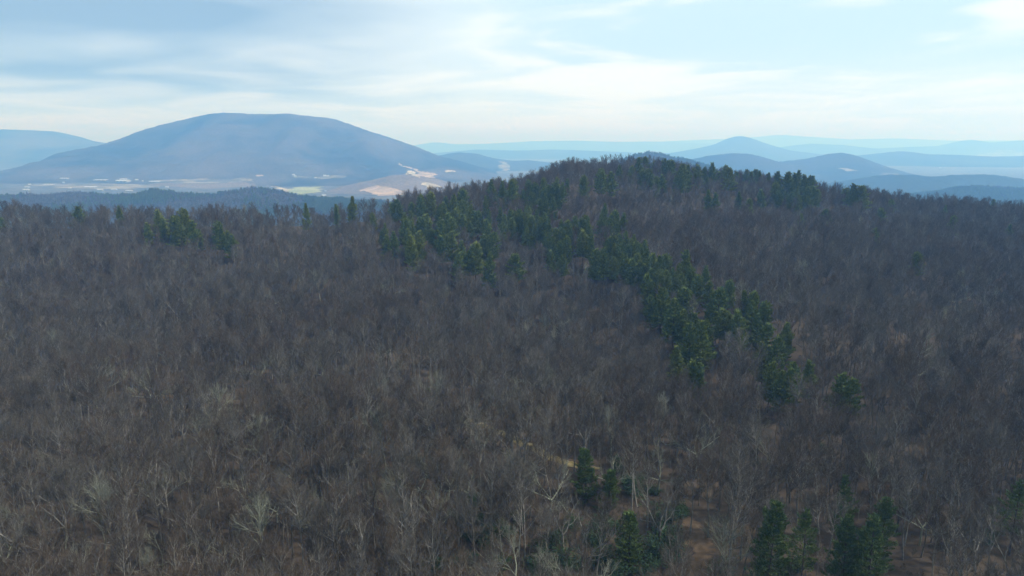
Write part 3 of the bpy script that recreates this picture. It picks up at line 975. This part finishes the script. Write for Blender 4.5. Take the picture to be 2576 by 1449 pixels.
def put_pines(lst, where, group, near=False, rows=None, protos=None, fat=.88, tall=8.5, lo=19.0):
    prot = protos or (NEARP if near else PINES)
    items = []
    for (u, v, hv) in lst:
        Hh = 24.0
        res = None
        for _ in range(3):
            res = hit(u, v, extra=Hh - .3, ymin=80, ymax=900)
            if res is None: break
            D = math.hypot(res[1], 60)
            vis = hv * D / FPX
            Hh = min(max(vis * 1.15 + tall, lo), 31.0)
        if res is None:       # above the crest: stand it on the crest
            d = ray(u, v)
            for y_ in np.arange(560, 800, 4.0):
                need = CAMZ + d[2] * y_ - h1(d[0] * y_, y_)
                if 12 < need < 30: res = (d[0] * y_, y_); Hh = need; break
        if res is None: continue
        # never two trunks in one spot
        x, y = res
        for px_, py_ in pine_xy:
            if (x - px_) ** 2 + (y - py_) ** 2 < 4.0: x += 1.6; y += .8
        pine_xy.append((x, y))
        items.append([u, v, x, y, Hh, hv])
    items.sort(key=lambda a: a[1])
    nrow = rows or max(1, int(round(len(items) / 11)))
    rnames = {1: [''], 2: ['upper row of ', 'lower row of '], 3: ['top row of ', 'middle row of ', 'bottom row of '],
              4: ['top row of ', 'upper middle row of ', 'lower middle row of ', 'bottom row of '],
              5: ['top row of ', 'second row of ', 'middle row of ', 'fourth row of ', 'bottom row of '],
              6: ['top row of ', 'second row of ', 'upper middle row of ', 'lower middle row of ', 'lowest but one row of ', 'bottom row of '],
              7: ['top row of ', 'second row of ', 'upper middle row of ', 'central row of ', 'lower middle row of ', 'lowest but one row of ', 'bottom row of ']}[nrow]
    per = math.ceil(len(items) / nrow)
    for ri in range(nrow):
        row = sorted(items[ri * per:(ri + 1) * per], key=lambda a: a[0])
        for i, (u, v, x, y, Hh, hv) in enumerate(row):
            tm, cm, H0 = prot[(int(u) * 7 + int(v)) % len(prot)] if not near else prot[i % len(prot)]
            s = Hh / H0
            sx = s * random.uniform(.86, 1.14) * fat
            look = 'tall' if Hh > 24 else ('short' if Hh < 17 else 'green')
            lab = f'{look} pine, {ORD[min(i, 19)]} from left in {rnames[ri]}{where}'
            plant('pine_tree', tm, cm, x, y, (sx, sx, s), random.uniform(0, 6.28), lab, 'pine tree', group,
                  tilt=(random.gauss(0, .015), random.gauss(0, .015)))


put_pines(left_row, 'pines scattered along the left ridge', 'pines on the left part of the ridge', rows=1, fat=.95, tall=8.0, lo=18.0)
put_pines(mid_left, 'lone pines left of the big stand', 'lone pines left of the big pine stand', rows=1, fat=.7, tall=4.0, lo=14.0)
put_pines(stand, 'pine stand on the hill', 'pines of the big stand on the hillside', rows=7)
put_pines(sky_row, 'pines along the hilltop', 'pines along the hilltop', rows=5)
put_pines(right_sc, 'scattered pines on the right slope', 'scattered pines on the right slope', rows=1)
put_pines(spur, 'pines down the spur', 'pines running down the spur', rows=5)
put_pines(fore, 'big pines at the lower right', 'big pines at the lower right', near=True, rows=1, fat=1.02)

# young light green evergreens and dark evergreen thickets below them
for (u, v, sc_, lab) in [(1478, 1128, 1.3, 'light green young evergreen left of the dark thicket, upper one'),
                         (1532, 1180, 1.05, 'bright green round topped young evergreen beside a taller one'),
                         (1585, 1285, 1.3, 'tallest yellow green young evergreen near the bottom edge'),
                         (1075, 975, .6, 'small green evergreen alone among bare trees in the middle'),
                         (1722, 872, .9, 'small yellow green evergreen below the spur pines')]:
    r = hit(u, v, extra=12 * sc_ - .3, ymin=80)
    pine_xy.append(r)
    tm, cm, H0 = YOUNG[int(u) % 2]
    plant('young_evergreen', tm, cm, r[0], r[1], sc_, random.random() * 6, lab, 'evergreen tree', 'young evergreens among the bare trees')

shr = [(1190, 1245, 1), (1270, 1320, 1.2), (1330, 1195, .8), (1500, 1345, 1.2), (1540, 1310, 1.3), (1600, 1225, 1.4), (1590, 1195, 1.3), (1640, 1215, 1.1),
       (1560, 1160, 1.0), (1650, 1290, 1.3), (1690, 1310, 1.5), (1665, 1350, 1.5), (1690, 1390, 1.6), (1640, 1380, 1.3), (1620, 1420, 1.2),
       (1250, 1400, 1.3), (1180, 1380, 1.1), (1120, 1340, 1.0), (1100, 1400, 1.1), (1370, 1360, 1.1), (1420, 1390, 1.2), (1470, 1400, 1.1), (1300, 1290, .9),
       (1210, 1290, 1), (1150, 1290, .9), (1400, 1330, 1.0), (1515, 1395, 1.3), (1550, 1430, 1.2), (1370, 1430, 1.1), (2065, 1115, 1.0), (2000, 1410, 1.0),
       (1820, 1435, 1.3), (2480, 1340, 1.0), (1905, 1150, .7), (1185, 1330, .9), (1720, 1270, 1.1), (1340, 1400, 1.2), (1445, 1300, 1.0), (1230, 1350, 1.2),
       (1590, 1380, 1.4)]
shr.sort()
zcount = {}
for i, (u, v, sc_) in enumerate(shr):
    r = hit(u, v, extra=3, ymin=80)
    tm, cm = SHRUBS[i % 3]
    sc_ *= 1.0
    zone = 'bottom centre left' if u < 1330 else ('bottom centre' if u < 1560 else ('bottom centre right' if u < 1760 else 'lower right'))
    zcount[zone] = zcount.get(zone, 0) + 1
    plant('evergreen_thicket', tm, cm, r[0], r[1], (sc_, sc_, sc_ * random.uniform(.8, 1.2)), random.random() * 6,
          f'dark evergreen thicket under bare trees, {ORD[zcount[zone] - 1]} from left at the {zone}', 'thicket', f'dark evergreen thickets at the {zone}', parts=('stems', 'foliage'))

# ------------------------------------------------------------------ the bare hardwood forest
SP = 5.7
rng = np.random.default_rng(12)
gx, gy = np.meshgrid(np.arange(-760, 760, SP), np.arange(78, 860, SP))
gx = gx.ravel() + rng.uniform(-.46, .46, gx.size) * SP
gy = gy.ravel() + rng.uniform(-.46, .46, gy.size) * SP
gz = h_ground(gx, gy)
top = np.stack([gx, gy, gz + 17], -1)
U, Vv = project(top)
ycr = np.interp(gx, cx, cyy)
Ub, Vb = project(np.stack([gx, gy, gz], -1))
keep = (U > -190) & (U < 2766) & (Vv < 1640) & (gy < ycr + np.where(U < 1020, 8, 60))
dens = fbm(gx, gy, 45, 3, 77)
keep &= rng.random(gx.size) < np.clip(.93 + dens * np.where(gy < 320, 1.5, .9), np.where(gy < 320, .52, .6), 1)
# clearings: woodland track and a bare patch at the lower right
keep &= ~((U > 540) & (U < 1000) & (gy > ycr - 30) & (rng.random(gx.size) < .45))
clear = [(1230, 1075, 4.5), (1290, 1100, 5.5), (1350, 1130, 5.5), (1400, 1155, 5), (1430, 1165, 3), (1735, 1440, 6), (1745, 1390, 4)]
for u, v, rad in clear:
    r = hit(u, v, ymin=80)
    keep &= (gx - r[0]) ** 2 + (gy - r[1]) ** 2 > rad ** 2
PX = np.array(pine_xy)
dxp = np.abs(gx[:, None] - PX[None, :, 0]); dyp = PX[None, :, 1] - gy[:, None]
lenp = np.where(PX[None, :, 1] < 230, 26.0, 17.0)
keep &= ~((dxp < np.where(PX[None, :, 1] < 230, 7.5, 6.2)) & (dyp > 0) & (dyp < lenp)).any(1) | ((rng.random(gx.size) < .05) & (gy > 230))
d2 = ((gx[:, None] - PX[None, :, 0]) ** 2 + (gy[:, None] - PX[None, :, 1]) ** 2).min(1)
keep &= d2 > np.where(gy < 220, 42.0, 28.0)
# a thin gap in the left skyline where the valley shows between the trunks
tx, ty, tz, tu, tv = gx[keep], gy[keep], gz[keep], U[keep], Vv[keep]
kinds_p = np.array([14, 14, 12, 14, 13, 12, 13, 2.2, 1.8, 2.5, 8, 14.0]); kinds_p /= kinds_p.sum()
n = len(tx)
kidx = rng.choice(len(BARE), n, p=kinds_p)
# stands of like trees: brownish crowns and grey crowns gather in patches
patch = fbm(tx, ty, 70, 2, 91)
sw = rng.random(n)
kidx = np.where((patch > .16) & (sw < .55), rng.choice([3, 4, 11], n), kidx)
kidx = np.where((patch < -.16) & (sw < .55), rng.choice([0, 1, 2, 5], n), kidx)
tsc = rng.uniform(.64, 1.06, n) * (1 + .12 * fbm(tx, ty, 60, 2, 55))
tsc = tsc * np.where(ty < 270, 1.10, 1.0)
trz = rng.uniform(0, 6.283, n)
ttx = rng.normal(0, .035, n); tty = rng.normal(0, .035, n)
# big pale spreading trees that stand out in the photograph
feat = [(85, 1255, 8, 1.15), (395, 1160, 8, 1.3), (400, 1345, 8, .9), (385, 1400, 9, .9), (870, 1085, 7, 1.15), (690, 1215, 8, .95), (740, 1150, 8, .9),
        (1010, 1150, 7, .95), (820, 1250, 8, .9), (1300, 1340, 7, 1.25), (1410, 1250, 8, 1.1), (1470, 1290, 9, 1.0), (1590, 1400, 8, 1.1), (570, 1350, 8, .9),
        (60, 830, 8, 1.1), (300, 810, 8, 1.1), (410, 730, 7, 1.1), (40, 690, 8, 1.0), (610, 1010, 7, .95), (540, 1040, 9, 1.0), (780, 1010, 7, 1.0),
        (960, 960, 9, 1.0), (1270, 1150, 9, .9), (470, 760, 9, .9), (250, 1180, 7, .95), (140, 1130, 8, .9), (650, 890, 8, 1.1), (1500, 1230, 9, 1.0),
        (1660, 1130, 7, 1.0), (1940, 1090, 7, .9), (2330, 1240, 7, 1.0), (1400, 700, 8, .9), (1250, 740, 7, .9), (700, 780, 7, 1.0), (960, 880, 9, .9)]
for u, v, k, s in feat:
    s *= .85
    Hh = BARE[k][3] * s
    r = hit(u, v, extra=Hh * .92, ymin=80)
    if r is None: continue
    if ((np.abs(PX[:, 0] - r[0]) < 9) & (PX[:, 1] - r[1] > -5) & (PX[:, 1] - r[1] < 28)).any(): continue
    dd = (tx - r[0]) ** 2 + (ty - r[1]) ** 2
    i = int(np.argmin(dd))
    tx[i], ty[i] = r; tz[i] = h1(*r); kidx[i] = k; tsc[i] = s
    dd[i] = 1e9
    near_ = (dd < 25)
    tsc[near_] *= .75
P3 = np.stack([tx, ty, tz + np.array([BARE[k][3] for k in kidx]) * tsc * .8], -1)
tu, tv = project(P3)
inview = (tu > 5) & (tu < 2571) & (tv < 1440) & (ty < np.interp(tx, cx, cyy))
dist = np.sqrt(tx ** 2 + ty ** 2 + (CAMZ - tz) ** 2)
order = np.argsort(np.where(inview, dist, 1e9))
single = order[:300]
def zone(u, v):
    c = ['far left', 'left quarter', 'left of centre', 'centre', 'right of centre', 'right quarter', 'by big pines', 'far right']
    cc = c[min(7, int(u / 322))]
    rr_ = 'on the bottom edge' if v > 1330 else ('above the bottom edge' if v > 1210 else 'in the lower third')
    return rr_, cc


PLUR = {'grey': 'grey bare trees', 'brown': 'brownish bare trees', 'slim': 'slim dark bare trees', 'fork': 'forked grey bare trees',
        'pale': 'pale crooked bare trees', 'paleslim': 'pale thin bare trees', 'small': 'small low bare trees'}
cells = {}
for i in single:
    cells.setdefault((BARE[kidx[i]][2],) + zone(tu[i], tv[i]), []).append(i)
for (kind, r_, c_), mem in cells.items():
    mem.sort(key=lambda i: tu[i])
    for q_, i in enumerate(mem):
        tm, cm, _, H0 = BARE[kidx[i]]
        s = float(tsc[i])
        where = 'only one' if len(mem) == 1 else ('leftmost' if q_ == 0 else ('rightmost' if q_ == len(mem) - 1 else ORD[q_] + ' from left'))
        plant('bare_tree', tm, cm, float(tx[i]), float(ty[i]), s, float(trz[i]), f'{where} of the {PLUR[kind]} {r_}, {c_}', 'bare tree',
              f'{PLUR[kind]} {r_}, {c_}', tilt=(float(ttx[i]), float(tty[i])))
rest = np.ones(n, bool); rest[single] = False
print('bare trees', n, 'rest', rest.sum())

def scatter_points(name, P_, rot_, scl_, idx_, label):
    pm = bpy.data.meshes.new(name)
    pm.vertices.add(len(P_)); pm.vertices.foreach_set('co', np.asarray(P_, np.float32).ravel())
    a = pm.attributes.new('rot', 'FLOAT_VECTOR', 'POINT'); a.data.foreach_set('vector', np.asarray(rot_, np.float32).ravel())
    a = pm.attributes.new('scl', 'FLOAT', 'POINT'); a.data.foreach_set('value', np.asarray(scl_, np.float32))
    a = pm.attributes.new('idx', 'INT', 'POINT'); a.data.foreach_set('value', np.asarray(idx_, np.int32))
    return link(name, pm, label, kind='stuff')


def ok_track(ax, ay):
    k_ = np.ones(ax.size, bool)
    for u, v, rad in clear:
        r = hit(u, v, ymin=80)
        k_ &= (ax - r[0]) ** 2 + (ay - r[1]) ** 2 > (rad * .7) ** 2
    return k_


forest = scatter_points('bare_forest', np.stack([tx[rest], ty[rest], tz[rest] - .2], -1), np.stack([ttx[rest], tty[rest], trz[rest]], -1),
                        tsc[rest], kidx[rest], 'thousands of leafless hardwoods covering the slopes up to the skyline')
scatters = [forest]
# brush and saplings on the forest floor
ux_, uy_ = np.meshgrid(np.arange(-420, 420, 3.1), np.arange(80, 480, 3.1))
ux_ = ux_.ravel() + rng.uniform(-1.5, 1.5, ux_.size); uy_ = uy_.ravel() + rng.uniform(-1.5, 1.5, uy_.size)
uz_ = h_ground(ux_, uy_)
uu_, vv_ = project(np.stack([ux_, uy_, uz_], -1))
ku = (uu_ > -60) & (uu_ < 2640) & (vv_ < 1560) & (rng.random(ux_.size) < np.clip(.45 + fbm(ux_, uy_, 25, 3, 210) * 1.6, .08, .95)) & ok_track(ux_, uy_)
m_ = int(ku.sum())
scatters.append(scatter_points('undergrowth', np.stack([ux_[ku], uy_[ku], uz_[ku] - .1], -1),
                               np.stack([rng.normal(0, .15, m_), rng.normal(0, .15, m_), rng.uniform(0, 6.28, m_)], -1),
                               rng.uniform(.14, .42, m_), rng.choice([10, 10, 2, 4, 11], m_), 'leafless brush and saplings on the leaf covered forest floor'))
print('undergrowth', m_)


def far_wood(name, x0, x1, y0, y1, sp_, label, green, seed):
    r_ = np.random.default_rng(seed)
    ax, ay = np.meshgrid(np.arange(x0, x1, sp_), np.arange(y0, y1, sp_))
    ax = ax.ravel() + r_.uniform(-.5, .5, ax.size) * sp_; ay = ay.ravel() + r_.uniform(-.5, .5, ay.size) * sp_
    u_, _v = project(np.stack([ax, ay, np.full(ax.size, 100.)], -1))
    ok_ = (u_ > -60) & (u_ < 2640)
    ax, ay = ax[ok_], ay[ok_]
    pat = fbm(ax, ay, 160, 3, seed)
    P_, I_ = [], []
    for x_, y_, g_ in zip(ax, ay, pat):
        h_, lc, *_ = scene.ray_cast(dg, Vector((x_, y_, 1500)), Vector((0, 0, -1)))
        if not h_ or lc.z < 34: continue
        P_.append((x_, y_, lc.z - 2.5))
        I_.append(len(BARE) + r_.integers(len(PINES)) if (g_ + r_.normal(0, .12)) > green else r_.choice([0, 1, 2, 3, 4, 5, 11]))
    m_ = len(P_)
    scatters.append(scatter_points(name, P_, np.stack([np.zeros(m_), np.zeros(m_), r_.uniform(0, 6.28, m_)], -1), r_.uniform(.55, .95, m_), I_, label))
    print(name, m_)


far_wood('foothill_wood', -2000, 60, 2050, 2750, 7.5, 'mixed bare and evergreen wood on the dark foothill before the town', .12, 301)
far_wood('hill_wood', 1150, 2450, 2600, 3250, 9, 'evergreen rich wood on the low dark blue rise at the right edge', -.05, 303)
far_wood('hill_wood', 350, 1050, 3150, 3750, 9, 'wood on the dark hill just behind the hilltop pines', .1, 305)

ng = bpy.data.node_groups.new('forest_scatter', 'GeometryNodeTree')
ng.interface.new_socket('Geometry', in_out='INPUT', socket_type='NodeSocketGeometry')
ng.interface.new_socket('Geometry', in_out='OUTPUT', socket_type='NodeSocketGeometry')
N = NT(ng)
gi = N.n('NodeGroupInput'); go = N.n('NodeGroupOutput')
joinall = N.n('GeometryNodeJoinGeometry')
# the scattered trees are the same trees as the single ones: their trunk and crown objects are the sources
src = {}
for o in COL.objects:
    if o.parent and o.data and o.name.split('.')[0] in ('trunk', 'crown'):
        src.setdefault(o.data.name, o)
insts = []
for tm, cm in [(b_[0], b_[1]) for b_ in BARE] + [(p_[0], p_[1]) for p_ in PINES]:
    j = N.n('GeometryNodeJoinGeometry')
    for mm in (tm, cm):
        o = src.get(mm.name)
        if o is None: continue
        oi = N.n('GeometryNodeObjectInfo', transform_space='ORIGINAL')
        oi.inputs['Object'].default_value = o
        ng.links.new(oi.outputs['Geometry'], j.inputs[0])
    gti = N.n('GeometryNodeGeometryToInstance')
    ng.links.new(j.outputs[0], gti.inputs[0])
    insts.append(gti)
for gti in reversed(insts):      # join keeps the last linked first
    ng.links.new(gti.outputs[0], joinall.inputs[0])


def attr(nm, typ):
    nd = N.n('GeometryNodeInputNamedAttribute', data_type=typ); nd.inputs['Name'].default_value = nm
    return nd.outputs[0]


iop = N.n('GeometryNodeInstanceOnPoints')
ng.links.new(gi.outputs[0], iop.inputs['Points'])
ng.links.new(joinall.outputs[0], iop.inputs['Instance'])
iop.inputs['Pick Instance'].default_value = True
ng.links.new(attr('idx', 'INT'), iop.inputs['Instance Index'])
e2r = N.n('FunctionNodeEulerToRotation')
ng.links.new(attr('rot', 'FLOAT_VECTOR'), e2r.inputs[0])
ng.links.new(e2r.outputs[0], iop.inputs['Rotation'])
ng.links.new(attr('scl', 'FLOAT'), iop.inputs['Scale'])
ng.links.new(iop.outputs[0], go.inputs[0])
for f_ in scatters:
    md = f_.modifiers.new('scatter', 'NODES'); md.node_group = ng

# ------------------------------------------------------------------ woodland track, clearing, fallen logs
M_track = plain('dry_grass_track', (0.15, 0.122, 0.06), 1.0, .35, .6)
M_bareleaf = plain('russet_leaf_patch', (0.085, 0.060, 0.038), 1.0, .3, .5)


def strip(name, pxpts, width, mat, label, lift=.06):
    C_ = [hit(u, v, ymin=80) for u, v in pxpts]
    C_ = np.array(C_)
    t = np.linspace(0, len(C_) - 1, 60)
    x = np.interp(t, range(len(C_)), C_[:, 0]); y = np.interp(t, range(len(C_)), C_[:, 1])
    dx = np.gradient(x); dy = np.gradient(y); L = np.hypot(dx, dy)
    nx, ny = -dy / L, dx / L
    V = []; K = 7
    for i in range(60):
        ww = width * (.75 + .5 * random.random()) * (math.sin(math.pi * (i + .5) / 60) ** .5)
        for k in range(K):
            o = (k / (K - 1) - .5) * ww
            px_, py_ = x[i] + nx[i] * o, y[i] + ny[i] * o
            V.append((px_, py_, h1(px_, py_) + lift + .25 * (1 - abs(k / (K - 1) - .5) * 2) ** .5))
    me = new_mesh(name, V, grid_faces(60, K), mat, smooth=True)
    link(name, me, label, kind='structure')


strip('path', [(1150, 1045), (1230, 1075), (1290, 1103), (1350, 1133), (1400, 1157), (1450, 1172), (1520, 1180)], 4.0, M_track,
      'yellowish grassy woodland track glimpsed between the trunks')
strip('clearing', [(1725, 1300), (1735, 1360), (1735, 1420), (1725, 1480)], 11.0, M_bareleaf, 'russet leaf covered clearing left of the big pines')
M_log = bark_mat('weathered_wood', (0.13, 0.12, 0.11), (0.22, 0.21, 0.195))
for (u, v, L, ang, lab) in [(1283, 1245, 8, 1.0, 'pale fallen log lying among bare trees below the yellowish track'),
                            (245, 1370, 9, .1, 'thin fallen log lying across the slope at the lower left'),
                            (30, 1405, 12, .35, 'long dark fallen log near the left edge'),
                            (2280, 870, 9, -.1, 'grey fallen log on the right slope beyond the spur pines'),
                            (1110, 1375, 7, .1, 'short fallen log left of the thickets at the bottom'),
                            (835, 575, 12, .05, 'pale fallen log on the left ridge below the skyline')]:
    r = hit(u, v, ymin=80)
    random.seed(int(u))
    Bf = Buf()
    d = Vector((math.cos(ang), math.sin(ang), 0))
    pts_ = []
    for k in range(6):
        q = Vector((r[0], r[1], 0)) + d * (L * (k / 5 - .5)) + Vector((0, random.gauss(0, .1), 0))
        pts_.append(Vector((q.x - r[0], q.y - r[1], h1(q.x, q.y) + .3 - h1(*r))))
    Bf.tube(pts_, [.26 - .16 * k / 5 for k in range(6)], 7)
    for k in range(3):
        a_, dd_ = along(pts_, .45 + .2 * k)
        Bf.tube(bend_path(a_, side_dir(dd_, 1.0) + Vector((0, 0, .6)), 1.6, 3, .1, 0), [.07, .05, .035, .02], 4)
    link('fallen_log', Bf.mesh('fallen_log', M_log), lab, 'log', 'fallen logs on the forest floor', loc=(r[0], r[1], h1(*r)))
# white dead snags at the bottom left
for (u, v, s, lab) in [(262, 1405, 10, 'white barkless dead snag leaning at the bottom left edge'), (1280, 1190, 8, 'pale broken dead snag below the woodland track')]:
    r = hit(u, v, extra=s * .8, ymin=80)
    random.seed(int(u) + 1)
    Bf = Buf(); Bb = Buf()
    tr = bend_path(Vector((0, 0, -.3)), Vector((-.25, 0, 1)), s, 6, .08, 0)
    Bf.tube(tr, [.3 * (1 - .8 * k / 6) for k in range(7)], 6)
    for k in range(6):
        a_, dd_ = along(tr, .4 + .55 * k / 6)
        Bb.tube(bend_path(a_, side_dir(dd_, .7), random.uniform(1.5, 3.2), 4, .18, .04), [.10, .08, .06, .04, .02], 4)
    plant('dead_snag', Bf.mesh('trunk', M_log), Bb.mesh('branches', M_log), r[0], r[1], 1.0, 0, lab, 'dead tree', None, parts=('trunk', 'branches'))

# ------------------------------------------------------------------ haze: one closed box of even air
hz = box_v(-46000, 46000, -46000, 46000, -60.0, 720.0)
hm = bpy.data.materials.new('haze')
hm.use_nodes = True
hm.node_tree.nodes.clear()
Hn = NT(hm.node_tree)
pvn = Hn.n('ShaderNodeVolumePrincipled', {'Color': HAZE_COLOR + (1,), 'Density': HAZE_DENSITY, 'Anisotropy': 0.25, 'Absorption Color': (.90, .98, 1, 1)})
ho = Hn.n('ShaderNodeOutputMaterial')
hm.node_tree.links.new(pvn.outputs[0], ho.inputs['Volume'])
link('haze', mesh_mixed('haze', hz[0], hz[1], hm), 'thin bluish haze filling the whole valley air', kind='stuff')
